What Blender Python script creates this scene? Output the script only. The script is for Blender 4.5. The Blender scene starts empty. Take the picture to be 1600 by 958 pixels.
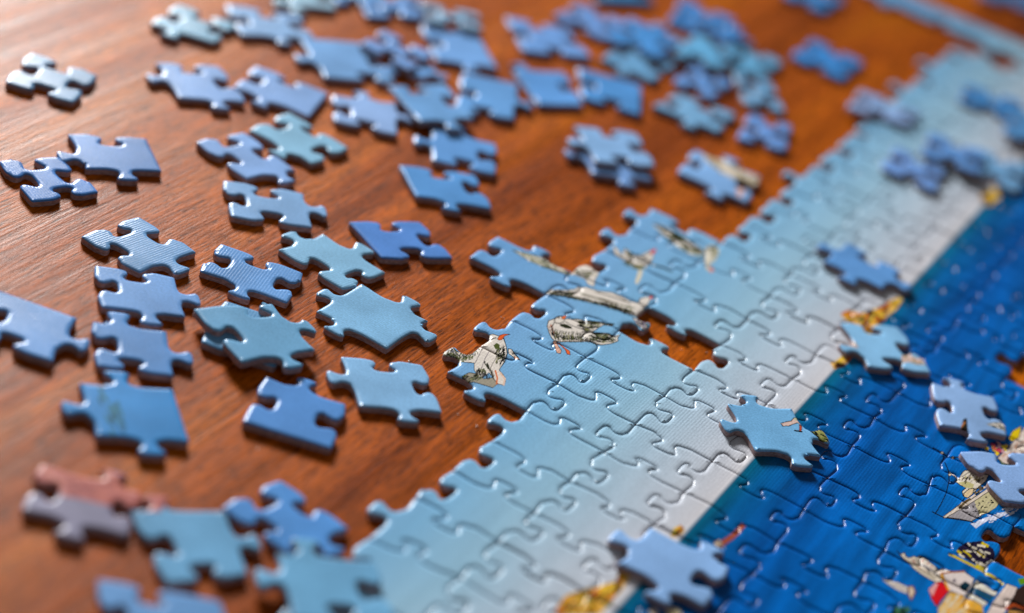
import bpy, bmesh, math, random
import numpy as np
from mathutils import Matrix, Vector
from mathutils.geometry import delaunay_2d_cdt

# ---------------------------------------------------------------- camera, light, exposure
S = 0.02                       # metres per puzzle row pitch
T = 0.093                      # piece thickness in row pitches
W, H, FPX = 1600.0, 958.0, 3506.1335
RV = np.array([1.95832576, 0.63954763, -0.01354093])
CAM = np.array([7.42752599, -25.6575303, 14.56123421])   # measured from the top of the assembled puzzle

def rodrigues(w):
    t = np.linalg.norm(w); k = w / t
    K = np.array([[0, -k[2], k[1]], [k[2], 0, -k[0]], [-k[1], k[0], 0]])
    return np.eye(3) + np.sin(t) * K + (1 - np.cos(t)) * K @ K
ROT = rodrigues(RV)
CAMZ = CAM + np.array([0, 0, T])

scene = bpy.context.scene
cam_data = bpy.data.cameras.new("camera")
cam = bpy.data.objects.new("camera", cam_data)
scene.collection.objects.link(cam)
M = Matrix(((ROT[0][0], -ROT[1][0], -ROT[2][0], CAMZ[0] * S),
            (ROT[0][1], -ROT[1][1], -ROT[2][1], CAMZ[1] * S),
            (ROT[0][2], -ROT[1][2], -ROT[2][2], CAMZ[2] * S),
            (0, 0, 0, 1)))
cam.matrix_world = M
cam_data.sensor_width = 36.0
cam_data.lens = FPX / W * 36.0
cam_data.clip_start = 0.02
cam_data.clip_end = 50
cam_data.dof.use_dof = True
cam_data.dof.focus_distance = 29.8 * S
cam_data.dof.aperture_fstop = 5.2
scene.camera = cam

world = bpy.data.worlds.new("World"); scene.world = world
world.use_nodes = True
bg = world.node_tree.nodes["Background"]
bg.inputs[0].default_value = (1.0, 0.93, 0.90, 1)
bg.inputs[1].default_value = 0.16

def area_light(name, az, el, dist, sx, sy, power, color, spread, aim):
    L = bpy.data.lights.new(name, 'AREA'); L.shape = 'RECTANGLE'
    L.size = sx; L.size_y = sy; L.energy = power; L.color = color
    o = bpy.data.objects.new(name, L); scene.collection.objects.link(o)
    a, e = math.radians(az), math.radians(el)
    d = Vector((math.cos(a) * math.cos(e), math.sin(a) * math.cos(e), math.sin(e)))
    o.location = d * dist
    o.rotation_euler = (Vector(aim) - o.location).to_track_quat('-Z', 'Y').to_euler()
    L.spread = math.radians(spread)
    return o
area_light("window_light", 134, 20, 2.6, 0.66, 0.46, 5.9, (1.0, 0.975, 0.95), 27, (0.10, -0.10, 0))

scene.view_settings.view_transform = 'Standard'
scene.view_settings.look = 'None'
scene.view_settings.gamma = 1.0
scene.view_settings.exposure = -0.20
scene.cycles.use_denoising = True
scene.cycles.max_bounces = 5
scene.cycles.sample_clamp_indirect = 4

# ---------------------------------------------------------------- geometry helpers
def unproject(x, y, lv=1.0):
    """photo direction -> point on a horizontal plane lv piece-thicknesses above the table (row-pitch units)"""
    d = np.array([(x - W / 2) / FPX, (y - H / 2) / FPX, 1.0]) @ ROT
    s = (lv * T - CAMZ[2]) / d[2]
    q = CAMZ + d * s
    return np.array([q[0], q[1]])

def srgb(r, g, b, k=1.0):
    f = lambda c: (c / 255 / 12.92 if c / 255 <= 0.04045 else ((c / 255 + 0.055) / 1.055) ** 2.4)
    return (f(r) * k, f(g) * k, f(b) * k, 1)

def catmull(pts, n):
    out = []
    P = [2 * np.array(pts[0]) - np.array(pts[1])] + [np.array(p) for p in pts] + [2 * np.array(pts[-1]) - np.array(pts[-2])]
    for i in range(1, len(P) - 2):
        a, b, c, d = P[i - 1], P[i], P[i + 1], P[i + 2]
        for k in range(n):
            t = k / n
            out.append(0.5 * ((2 * b) + (c - a) * t + (2 * a - 5 * b + 4 * c - d) * t * t + (3 * b - a - 3 * c + d) * t ** 3))
    return out

def edge_curve(P, Q, sign, c=0.5, rng=None, n=3, size=1.0):
    """jigsaw edge from P to Q; sign>0: tab sticks out to the right of P->Q ... returned without Q"""
    P, Q = np.array(P, float), np.array(Q, float)
    L = np.linalg.norm(Q - P); u = (Q - P) / L; v = np.array([-u[1], u[0]])   # v = left of travel
    r = rng or random.Random(1)
    j = lambda a: r.uniform(-a, a)
    if sign == 0:
        return [P + u * L * t for t in (0, .25, .5, .75)]
    k = size * (0.95 + j(0.07)); sk = j(0.03); h = 0.29 * k + j(0.02)
    hw = 0.166 * k + j(.012); nw = 0.098 * k + j(.008)
    b1, b2 = -0.022 + j(.018), -0.022 + j(.018)
    cc = c * L
    prof = [(0, 0), (cc * .5, b1), (cc - .20 * k, b1 * .2), (cc - .135 * k, .016), (cc - nw - .006, .052),
            (cc - nw + sk * .3, .095), (cc - nw - .022 + sk * .5, .150), (cc - hw + .014 + sk * .8, h * .70), (cc - hw + .003 + sk, h * .81),
            (cc - hw + .036 + sk, h * .95), (cc - .062 + sk, h), (cc + .062 + sk, h), (cc + hw - .036 + sk, h * .95),
            (cc + hw - .003 + sk, h * .81), (cc + hw - .014 + sk * .8, h * .70), (cc + nw + .022 + sk * .5, .150), (cc + nw + sk * .3, .095),
            (cc + nw + .006, .052), (cc + .135 * k, .016), (cc + .20 * k, b2 * .2), (cc + (L - cc) * .5, b2), (L, 0)]
    pts = catmull(prof, n)
    return [P + u * a + v * (b * sign) for a, b in pts]

def outline_from(edges_pts):
    """join four edge point lists into one closed outline with slightly rounded corners"""
    out = []
    m = len(edges_pts)
    for k in range(m):
        e = edges_pts[k]; prev = edges_pts[k - 1]
        c = e[0]
        a = prev[-1]; b = e[1]
        ra = min(0.035, np.linalg.norm(a - c) * .6); rb = min(0.035, np.linalg.norm(b - c) * .6)
        pa = c + (a - c) / np.linalg.norm(a - c) * ra
        pb = c + (b - c) / np.linalg.norm(b - c) * rb
        mid = c * .5 + (pa + pb) * .25
        out += [pa, mid, pb] + list(e[1:])
    # drop near duplicates
    res = [out[0]]
    for p in out[1:]:
        if np.linalg.norm(p - res[-1]) > 0.004: res.append(p)
    if np.linalg.norm(res[0] - res[-1]) < 0.004: res.pop()
    return np.array(res)

def offset(P, d):
    """move a CCW outline inwards by d"""
    A = np.roll(P, 1, 0); B = np.roll(P, -1, 0)
    t1 = P - A; t1 /= np.linalg.norm(t1, axis=1)[:, None]
    t2 = B - P; t2 /= np.linalg.norm(t2, axis=1)[:, None]
    n1 = np.stack([-t1[:, 1], t1[:, 0]], 1); n2 = np.stack([-t2[:, 1], t2[:, 0]], 1)
    n = n1 + n2; n /= np.maximum(np.linalg.norm(n, axis=1), .3)[:, None]
    # smooth the normals a little so tight curves keep an even bevel
    n = n * .5 + (np.roll(n, 1, 0) + np.roll(n, -1, 0)) * .25
    return P + n * d

def signed_area(P):
    x, y = P[:, 0], P[:, 1]
    return 0.5 * np.sum(x * np.roll(y, -1) - np.roll(x, -1) * y)

def piece_mesh(name, P, z0, z1, frame, mats, gap=0.004, bev=0.058, drop=0.022, tilt=None):
    """P outline (row pitches). frame = (origin, unit u) local axes of the piece for the linen relief."""
    if signed_area(P) < 0: P = P[::-1]
    P = offset(P, gap)
    rings = []                                   # (outline, z)
    rings.append((P, z0)); rings.append((P, z1 - drop))
    steps = 4
    for k in range(1, steps + 1):
        a = math.pi / 2 * k / steps
        rings.append((offset(P, bev * (1 - math.cos(a))), z1 - drop + drop * math.sin(a)))
    n = len(P)
    cx, cy = P.mean(0)
    verts = []
    for R, z in rings:
        for x, y in R:
            zz = z
            if tilt: zz = z + (x - cx) * tilt[0] + (y - cy) * tilt[1]
            verts.append(((x - cx) * S, (y - cy) * S, zz * S))
    faces, mi, sm = [], [], []
    faces.append(tuple(reversed(range(n)))); mi.append(1); sm.append(False)
    for r in range(len(rings) - 1):
        o = r * n
        for i in range(n):
            j = (i + 1) % n
            faces.append((o + i, o + j, o + n + j, o + n + i)); mi.append(1 if r == 0 else 0); sm.append(True)
    o = (len(rings) - 1) * n
    top = rings[-1][0]; zt = rings[-1][1]
    vo, eo, fo, ov, oe, of = delaunay_2d_cdt([Vector((float(x), float(y))) for x, y in top], [], [list(range(n))], 1, 1e-6)
    remap = {}
    for k, (q, src) in enumerate(zip(vo, ov)):
        if src: remap[k] = o + src[0]
        else:
            zz = zt + ((q.x - cx) * tilt[0] + (q.y - cy) * tilt[1] if tilt else 0)
            remap[k] = len(verts); verts.append(((q.x - cx) * S, (q.y - cy) * S, zz * S))
    for t in fo:
        a = [remap[k] for k in t]
        p0, p1, p2 = (verts[k] for k in a[:3])
        if (p1[0] - p0[0]) * (p2[1] - p0[1]) - (p2[0] - p0[0]) * (p1[1] - p0[1]) < 0: a.reverse()
        faces.append(tuple(a)); mi.append(0); sm.append(False)
    me = bpy.data.meshes.new(name)
    me.from_pydata(verts, [], faces)
    for m in mats: me.materials.append(m)
    me.polygons.foreach_set("material_index", mi)
    me.polygons.foreach_set("use_smooth", sm)
    uv = me.uv_layers.new(name="sheet"); uvl = me.uv_layers.new(name="linen")
    idx = np.empty(len(me.loops), dtype=np.int32); me.loops.foreach_get("vertex_index", idx)
    co = np.array(verts)[:, :2] / S + np.array([cx, cy])
    uv.data.foreach_set("uv", (co[idx]).astype(np.float32).ravel())
    og, u = frame; v = np.array([-u[1], u[0]])
    rel = co - og
    lc = np.stack([rel @ u, rel @ v], 1)
    uvl.data.foreach_set("uv", lc[idx].astype(np.float32).ravel())
    # sharp rim where the printed face meets the cut card
    me.update(calc_edges=True)
    ev = np.empty(len(me.edges) * 2, dtype=np.int32); me.edges.foreach_get("vertices", ev); ev = ev.reshape(-1, 2)
    sh = ((ev >= n) & (ev < 2 * n)).all(1) | (ev < n).all(1)
    at = me.attributes.new("sharp_edge", 'BOOLEAN', 'EDGE'); at.data.foreach_set("value", sh)
    o = bpy.data.objects.new(name, me)
    o.location = (cx * S, cy * S, 0)
    scene.collection.objects.link(o)
    return o

# ---------------------------------------------------------------- printed pictures (flat print), drawn here
class Sheet:
    def __init__(s, x0, y0, x1, y1, res):
        s.x0, s.y0, s.x1, s.y1, s.res = x0, y0, x1, y1, res
        s.w, s.h = int((x1 - x0) * res), int((y1 - y0) * res)
        s.a = np.zeros((s.h, s.w, 4), np.float32)
    def pt(s, px, lv):
        q = unproject(px[0], px[1], lv)
        return ((q[0] - s.x0) * s.res, (q[1] - s.y0) * s.res)
    def mask(s, P):
        P = np.array(P); x0, y0 = np.floor(P.min(0)).astype(int) - 1; x1, y1 = np.ceil(P.max(0)).astype(int) + 2
        x0, y0 = max(x0, 0), max(y0, 0); x1, y1 = min(x1, s.w), min(y1, s.h)
        if x1 <= x0 or y1 <= y0: return None
        yy, xx = np.mgrid[y0:y1, x0:x1] + 0.5
        ins = np.zeros(xx.shape, bool); n = len(P)
        for i in range(n):
            ax, ay = P[i]; bx, by = P[(i + 1) % n]
            if ay == by: continue
            c = ((ay > yy) != (by > yy)) & (xx < (bx - ax) * (yy - ay) / (by - ay) + ax)
            ins ^= c
        return (slice(y0, y1), slice(x0, x1)), ins
    def fill_raw(s, P, col):
        r = s.mask(P)
        if r is None: return
        sl, ins = r; c = srgb(*col)
        s.a[sl][ins] = c
    def poly(s, pts, col, lv=1, outline=None, ow=1.2):
        P = [s.pt(p, lv) for p in pts]
        s.fill_raw(P, col)
        if outline: s.line(list(pts) + [pts[0]], outline, ow, lv)
    def line(s, pts, col, w=1.5, lv=1):
        w = w * 1.25
        for a, b in zip(pts[:-1], pts[1:]):
            d = np.array([b[0] - a[0], b[1] - a[1]], float); L = np.hypot(*d)
            if L < 1e-6: continue
            nrm = np.array([-d[1], d[0]]) / L * w / 2; d = d / L * w * .25
            q = [(a[0] - d[0] + nrm[0], a[1] - d[1] + nrm[1]), (b[0] + d[0] + nrm[0], b[1] + d[1] + nrm[1]),
                 (b[0] + d[0] - nrm[0], b[1] + d[1] - nrm[1]), (a[0] - d[0] - nrm[0], a[1] - d[1] - nrm[1])]
            s.fill_raw([s.pt(p, lv) for p in q], col)
    def strokes(s, pts, cols, n, length, ang, w=1.0, lv=1, seed=1):
        """short pen strokes scattered inside a drawn shape"""
        r = random.Random(seed); P = np.array(pts, float)
        x0, y0 = P.min(0); x1, y1 = P.max(0)
        def inside(x, y):
            c = False; m = len(P)
            for i in range(m):
                ax, ay = P[i]; bx, by = P[(i + 1) % m]
                if (ay > y) != (by > y) and x < (bx - ax) * (y - ay) / (by - ay) + ax: c = not c
            return c
        k = 0; tries = 0
        while k < n and tries < n * 30:
            tries += 1
            x, y = r.uniform(x0, x1), r.uniform(y0, y1)
            a = math.radians(ang + r.uniform(-22, 22)); l = length * r.uniform(.5, 1.2) / 2
            p, q = (x - math.cos(a) * l, y - math.sin(a) * l), (x + math.cos(a) * l, y + math.sin(a) * l)
            if inside(x, y) and inside(*p) and inside(*q):
                m = ((p[0] + q[0]) / 2 + r.uniform(-1, 1) * .6, (p[1] + q[1]) / 2 + r.uniform(-1, 1) * .6)
                s.line([p, m, q], r.choice(cols), w * r.uniform(.7, 1.35), lv); k += 1
    def comb(s, path, n, length, ang, col=(16, 15, 14), w=.8, lv=1, seed=1):
        """a row of pen ticks along a path"""
        r = random.Random(seed); P = [np.array(p, float) for p in path]
        seg = [np.linalg.norm(b - a) for a, b in zip(P[:-1], P[1:])]; tot = sum(seg)
        for k in range(n):
            d = tot * (k + r.uniform(.1, .9)) / n; q = 0
            while q < len(seg) - 1 and d > seg[q]: d -= seg[q]; q += 1
            c = P[q] + (P[q + 1] - P[q]) * min(1, d / seg[q])
            a = math.radians(ang + r.uniform(-14, 14)); l = length * r.uniform(.6, 1.15) / 2
            v = np.array([math.cos(a), -math.sin(a)]) * l; b = np.array([v[1], -v[0]]) * .25
            s.line([tuple(c - v), tuple(c + b), tuple(c + v)], col, w * r.uniform(.7, 1.3), lv)
    def image(s, name):
        img = bpy.data.images.new(name, s.w, s.h, alpha=True, float_buffer=False)
        img.colorspace_settings.name = 'Non-Color'
        img.pixels.foreach_set(s.a.ravel()); img.update(); img.pack()
        return img

CREAM, INK, OLIVE, DKOL = (212, 206, 198), (16, 15, 14), (74, 84, 40), (34, 38, 20)
BIRD = [OLIVE, DKOL, (80, 84, 60), INK, (140, 138, 96)]
A = Sheet(-3.0, -12.5, 7.6, 12.0, 150)

# gull with its tail on the tab (left edge of the puzzle)
g1 = [(762,523),(770,522),(779,525),(787,530),(791,541),(792,553),(788,565),(780,578),(788,588),(790,596),(786,602),(778,600),
      (770,590),(764,582),(757,588),(748,589),(741,578),(741,567),(728,566),(712,564),(703,558),(686,551),(680,545),(684,537),(695,535),(706,539),
      (714,549),(727,550),(738,541),(750,531)]
A.poly([(722,588),(733,582),(746,584),(756,592),(770,590),(778,600),(770,606),(740,597),(728,597)], (150,145,130), outline=INK, ow=.9)
A.poly(g1, CREAM, outline=INK, ow=.8)
wing = [(684,538),(695,536),(706,540),(714,550),(727,551),(738,542),(750,533),(752,546),(742,560),(728,564),(712,562),(700,556),(688,549)]
A.strokes(wing, BIRD + [(150,150,170)], 95, 6, 65, .8, seed=3)
A.strokes([(772,545),(782,540),(790,546),(790,558),(784,570),(776,574),(772,560)], BIRD, 42, 7, 115, .9, seed=4)
A.strokes([(743,575),(757,575),(762,586),(748,589)], BIRD, 18, 7, 90, 1, seed=5)
A.strokes([(722,588),(733,582),(746,584),(756,592),(742,597),(728,597)], BIRD, 24, 7, 150, 1.3, seed=6)
A.poly([(771,540),(776,536),(781,539),(780,545),(774,546)], OLIVE)
A.line([(768,530),(775,528)], INK, 1.2)
A.poly([(777,530),(781,524),(788,522),(797,522.5),(789,525),(784,531),(780,532)], (214,92,40), outline=INK, ow=.6)
A.line([(787,528),(790,538),(793,551),(791,562),(784,572)], INK, .9)
A.line([(774,579),(777,590),(776,600)], (205,110,60), 2.0); A.line([(782,583),(789,592),(787,602)], (215,185,165), 2.4)
A.line([(756,540),(748,556),(742,568)], (90,80,90), .7)
A.comb([(686,542),(697,542),(708,548),(722,556),(736,554),(750,540)], 34, 9, 62, seed=81)
A.comb([(690,549),(705,556),(722,562),(740,558)], 24, 7, 70, OLIVE, 1.1, seed=82)
A.comb([(757,566),(765,575),(772,590)], 14, 9, 95, DKOL, 1.0, seed=83)
A.comb([(786,540),(788,555),(782,570)], 16, 8, 60, INK, .9, seed=84)
A.comb([(745,580),(756,586),(766,590)], 12, 8, 85, INK, 1.0, seed=85)
A.line([(765,548),(758,560),(752,576)], (110,100,110), .8); A.line([(777,556),(770,568),(764,580)], (110,104,96), .8)
A.poly([(794,545),(799,546),(806,554),(813,563),(803,558),(795,553)], (222,214,204), outline=INK, ow=.9)
A.poly([(802,554),(808,558),(811,561),(805,559)], (190,120,80))
# second gull, wings folded, orange legs
g2 = [(857,501),(866,498),(870,495),(877,494),(882,498),(890,498),(902,498),(920,501),(938,503),(959,506),(955,509),(943,508),(934,513),
      (927,518),(920,519),(935,520),(950,521),(958,524),(969,523),(965,529),(966,533),(955,537),(940,539),(933,537),(924,533),(905,534),
      (890,534),(875,534),(866,532),(862,528),(858,520),(855,510)]
A.poly(g2, CREAM, outline=INK, ow=1.0)
A.strokes([(903,500),(920,502),(940,504),(955,507),(940,509),(930,514),(918,517),(908,514),(903,507)], BIRD, 75, 6, 15, 1.0, seed=11)
A.strokes([(864,514),(872,519),(885,520),(900,523),(912,527),(912,533),(890,533),(872,532),(864,527)], BIRD, 80, 5, 75, .9, seed=12)
A.strokes([(925,520),(945,522),(958,525),(966,525),(962,534),(945,537),(932,534),(920,530)], BIRD, 70, 8, 12, 1.0, seed=13)
A.poly([(874,506),(883,506),(892,510),(895,514),(884,513),(876,510)], DKOL)
A.strokes([(856,508),(862,506),(866,515),(866,528),(860,522)], [INK, (160,110,90)], 22, 4, 60, .9, seed=14)
A.comb([(862,522),(875,526),(895,528),(915,530),(930,534)], 30, 8, 100, seed=71)
A.comb([(864,516),(880,520),(900,521),(914,525)], 22, 6, 80, DKOL, seed=72)
A.comb([(868,531),(890,533),(915,533),(932,537)], 26, 5, 95, (60,52,40), .7, seed=73)
A.comb([(905,502),(925,504),(945,506),(957,507)], 20, 8, 10, DKOL, 1.1, seed=74)
A.comb([(903,508),(918,513),(932,512)], 14, 7, 25, INK, .8, seed=75)
A.comb([(922,525),(940,530),(960,531)], 22, 9, -20, DKOL, 1.2, seed=76)
A.comb([(930,521),(948,523),(964,526)], 16, 8, -5, INK, .9, seed=77)
A.line([(868,497),(866,501),(869,505),(875,505),(881,503),(883,498),(879,494),(872,494),(868,497)], INK, 1.0)
A.line([(866,504),(862,512),(864,522),(868,530)], INK, 1.1); A.line([(884,503),(894,509),(908,514),(918,518)], INK, .8)
A.line([(909,519),(913,518),(922,519),(912,521),(909,527)], INK, .8); A.line([(922,533),(930,537),(934,541)], INK, 1.2)
A.poly([(877,497),(881,493),(886,492),(884,496),(880,499)], (225,110,45), outline=INK, ow=.6); A.line([(872,496),(874,497)], INK, 1.6)
A.poly([(864,533),(869,533),(872,541),(877,548),(876,553),(870,552),(868,545)], (205,160,140), outline=INK, ow=.7)
A.poly([(870,534),(875,536),(884,545),(890,549),(891,555),(886,554),(883,547)], (222,100,50), outline=INK, ow=.7)
# third gull, long and flat in flight
g3 = [(852,457),(860,452),(880,453),(897,452),(903,448),(917,449),(935,455),(955,457),(972,463),(985,471),(997,473),(1001,466),(1010,463),
      (1017,466),(1013,474),(1007,480),(1004,490),(996,495),(985,491),(965,484),(940,477),(915,471),(890,464),(865,461)]
A.poly(g3, CREAM, outline=INK, ow=.8)
A.strokes([(852,456),(862,453),(895,454),(902,458),(896,463),(870,461)], BIRD, 50, 6, 10, 1.1, seed=21)
A.strokes([(880,461),(905,464),(940,472),(975,480),(992,486),(994,493),(970,485),(930,475),(900,468)], BIRD, 95, 6, 35, 1.0, seed=22)
A.comb([(862,457),(880,458),(898,458)], 22, 6, 40, seed=91)
A.comb([(885,463),(915,469),(950,478),(985,489)], 44, 7, 55, seed=92)
A.comb([(905,458),(930,466),(960,474),(990,482)], 26, 6, -30, OLIVE, 1.0, seed=93)
A.comb([(860,460),(885,463),(900,466)], 16, 5, 30, DKOL, 1.3, seed=95)
A.comb([(940,474),(965,482),(990,492)], 30, 8, 70, INK, 1.0, seed=96)
A.comb([(915,462),(940,468),(965,476)], 18, 9, -25, (110,104,88), 1.0, seed=97)
A.line([(1000,466),(998,472),(1002,478),(1006,480)], INK, .9)
A.line([(930,456),(950,462),(968,468),(985,474)], INK, 1.0); A.line([(958,458),(972,466),(980,472)], (110,100,80), 1.2)
A.poly([(1014,464),(1019,461),(1021,464),(1017,468)], (205,70,55))
A.poly([(988,496),(1003,499),(1012,507),(1010,516),(1002,512),(994,505)], CREAM, outline=INK, ow=.8)
A.strokes([(988,496),(1003,499),(1012,507),(1010,516),(1002,512),(994,505)], [INK, (120,110,140)], 22, 7, 70, .9, seed=23)
# fourth gull behind it
A.poly([(886,428),(897,424),(904,417),(915,412),(930,416),(936,427),(930,437),(928,448),(919,445),(914,436),(900,430)], CREAM, outline=(90,85,70), ow=.8)
A.strokes([(895,424),(905,418),(916,425),(928,420),(934,430),(918,436)], BIRD, 30, 6, 20, 1.2, seed=24)
# fifth gull with wings raised
A.poly([(957,384),(963,388),(972,400),(976,388),(984,394),(990,399),(1003,399),(1014,393),(1021,391),(1020,404),(1014,414),(1002,419),(986,414),(972,405),(961,398)], CREAM, outline=(80,76,60), ow=.8)
A.strokes([(975,404),(990,410),(1005,415),(1012,418),(1000,424),(985,420),(972,410)], BIRD, 40, 8, 20, 1.4, seed=25)
A.strokes([(977,390),(992,399),(988,404),(978,398)], BIRD, 16, 7, 30, 1.2, seed=26)
A.line([(976,389),(981,398),(990,404),(1004,402),(1018,396)], INK, 1.1)
A.comb([(985,404),(1000,408),(1012,408)], 14, 7, -20, DKOL, 1.3, seed=94)
A.poly([(1015,394),(1024,388),(1025,393),(1019,398)], (205,70,55))
A.poly([(998,421),(1005,422),(1002,434),(996,445),(992,441)], (205,200,180)); A.line([(1015,413),(1035,418),(1050,424)], DKOL, 2.4)
# sixth gull with one long wing
w6 = [(1020,350),(1030,352),(1045,357),(1065,367),(1085,380),(1100,391),(1096,400),(1078,397),(1058,385),(1040,371),(1028,358)]
A.poly(w6, (150,152,122)); A.strokes(w6, [DKOL, CREAM, OLIVE, CREAM], 90, 13, 32, 1.8, seed=27)
A.line([(1022,350),(1050,360),(1080,378),(1102,396)], DKOL, 2.2)
A.comb([(1030,356),(1055,370),(1080,388)], 26, 12, -35, DKOL, 1.6, seed=98)
A.poly([(1102,386),(1112,382),(1122,384),(1124,395),(1118,406),(1110,412),(1108,424),(1103,422),(1101,404)], (196,192,176))
A.strokes([(1108,384),(1122,385),(1122,400),(1112,410)], [OLIVE, (150,148,120)], 16, 6, 60, 1.4, seed=28)
A.poly([(1107,418),(1114,416),(1116,424),(1110,427)], (205,140,130))
# wing on the lone piece at the left
w7 = [(800,391),(822,396),(845,402),(868,411),(887,425),(892,430),(872,425),(850,418),(825,407)]
A.poly(w7, (150,154,128), outline=(70,74,52), ow=.8); A.strokes(w7, [DKOL, OLIVE, CREAM, CREAM], 60, 9, 25, 1.0, seed=29)
# ochre headlands on the horizon
def rock(pts, seed, n=40):
    A.poly(pts, (206,150,40)); A.strokes(pts, [(96,48,20),(60,40,24),(224,178,96),(190,98,40),(226,186,60),(150,140,60)], n, 11, -40, 4.0, seed=seed)
rock([(866,962),(872,945),(884,930),(905,922),(925,920),(945,913),(962,908),(968,893),(976,888),(984,896),(982,908),(968,925),(950,945),(935,962)], 31, 75)
rock([(1047,834),(1053,826),(1062,823),(1069,825),(1068,833),(1058,838),(1050,839)], 32, 8)
rock([(1313,492),(1330,484),(1342,490),(1352,488),(1375,480),(1385,473),(1400,466),(1411,467),(1402,482),(1388,492),(1375,505),(1362,522),(1352,522),(1345,508),(1325,503)], 33, 60)
rock([(1297,566),(1310,563),(1322,553),(1330,556),(1326,566),(1315,573),(1303,577)], 34, 12)
rock([(1532,305),(1545,297),(1562,296),(1562,306),(1548,322),(1536,318)], 35, 14)
# brush marks on the water
A.line([(1126,851),(1145,838),(1161,821)], (150,74,56), 7); A.poly([(1116,846),(1124,843),(1130,850),(1124,856),(1118,853)], (205,185,165))
# ship's castle with rigging
def dots(pts, col, w=1.6):
    for p in pts: A.line([(p[0] - .8, p[1]), (p[0] + .8, p[1])], col, w)
A.poly([(1475,808),(1490,798),(1508,786),(1530,772),(1545,764),(1564,781),(1556,793),(1545,800),(1530,807),(1518,815),(1500,811)], (150,146,150), outline=INK, ow=1)
A.poly([(1522,778),(1545,764),(1564,781),(1556,793),(1545,800),(1532,804),(1524,790)], (188,180,140))
A.line([(1476,808),(1500,793),(1522,781),(1546,764)], (214,200,186), 3.4); A.line([(1478,806),(1504,786),(1520,776),(1540,760)], (214,200,186), 2.6)
A.line([(1478,809),(1502,795),(1524,782),(1548,766)], INK, .8); A.line([(1474,807),(1500,788),(1507,778)], INK, .9)
A.line([(1500,793),(1508,784),(1516,780)], (96,80,50), 3)
A.strokes([(1490,804),(1520,790),(1545,775),(1558,785),(1540,798),(1515,808)], [INK, (110,104,110)], 16, 5, -25, 1.0, seed=41)
dots([(1521,792),(1530,786),(1536,783),(1548,772),(1541,777),(1525,799),(1515,803),(1549,782),(1554,778)], INK)
t1 = [(1494,752),(1500,745),(1504,738),(1508,735),(1525,736),(1545,742),(1540,752),(1530,760),(1522,770),(1510,768),(1505,775),(1503,768),(1510,762),(1500,758)]
A.poly(t1, (214,205,190), outline=INK, ow=1)
A.poly([(1497,754),(1510,752),(1522,757),(1520,763),(1508,762)], (186,178,126)); 
A.strokes([(1500,745),(1525,738),(1540,745),(1525,758),(1505,756)], [INK, (170,160,110), (120,104,80)], 34, 5, -45, 1.1, seed=42)
A.line([(1503,745),(1516,737)], INK, .7); A.line([(1507,749),(1522,738)], INK, .7)
A.poly([(1506,771),(1514,764),(1522,763),(1520,772),(1512,778),(1506,776)], (214,190,150), outline=INK, ow=1)
A.strokes([(1518,765),(1536,757),(1538,764),(1524,774)], [INK, (90,80,60)], 14, 6, -30, 1.6, seed=43)
A.line([(1482,740),(1483,752),(1478,772),(1470,788),(1462,802)], INK, 1.2); A.line([(1457,800),(1463,803),(1475,809)], INK, 1.3)
A.line([(1475,809),(1490,811),(1516,815),(1524,818)], INK, 1.1)
A.line([(1458,699),(1471,706),(1482,713)], INK, 1.2); A.line([(1475,707),(1474,718),(1472,722)], INK, 1.3); A.line([(1476,722),(1484,740),(1500,750)], INK, 1.2)
A.line([(1484,738),(1498,748)], (200,190,180), 1.6)
for q in ((1472,707),(1489,715),(1484,742)): A.poly([(q[0]-3,q[1]),(q[0],q[1]-2.4),(q[0]+3,q[1]),(q[0],q[1]+2.6)], (206,190,170), outline=INK, ow=.7)
A.line([(1490,715),(1500,714),(1512,724)], INK, 1.3)
A.poly([(1524,817),(1530,812),(1548,806),(1562,800),(1590,790),(1602,787),(1590,798),(1566,807),(1545,813),(1530,822),(1525,826),(1516,818)], (200,205,225))
A.strokes([(1540,800),(1600,784),(1600,800),(1545,818)], [(200,205,225),(30,110,190)], 30, 14, -20, 1.6, seed=44)
# harbour at the right edge
A.poly([(1558,716),(1575,700),(1604,664),(1606,720),(1575,730)], (205,190,180), outline=INK, ow=1)
A.strokes([(1560,716),(1604,670),(1604,720)], [(190,150,130),(225,215,205)], 26, 7, -40, 2.0, seed=45)
A.poly([(1576,684),(1582,674),(1596,666),(1592,684),(1580,690)], (214,186,20), outline=INK, ow=.8)
A.poly([(1546,692),(1560,688),(1578,700),(1562,712),(1550,706)], (20,30,90)); A.strokes([(1546,692),(1560,688),(1578,700),(1562,712),(1550,706)], [(190,60,80),(225,200,40),(200,150,160)], 16, 5, 20, 3, seed=46)
for q in ((1542,701),(1558,709),(1572,697)): A.poly([(q[0]-4,q[1]),(q[0],q[1]-3),(q[0]+4,q[1]),(q[0],q[1]+4)], (222,190,30))
A.poly([(1562,722),(1580,726),(1590,740),(1588,748),(1570,736)], (50,66,50)); A.strokes([(1558,716),(1580,722),(1592,742),(1586,748),(1566,734)], [INK,(90,110,90)], 20, 6, 40, 1.6, seed=47)
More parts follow.
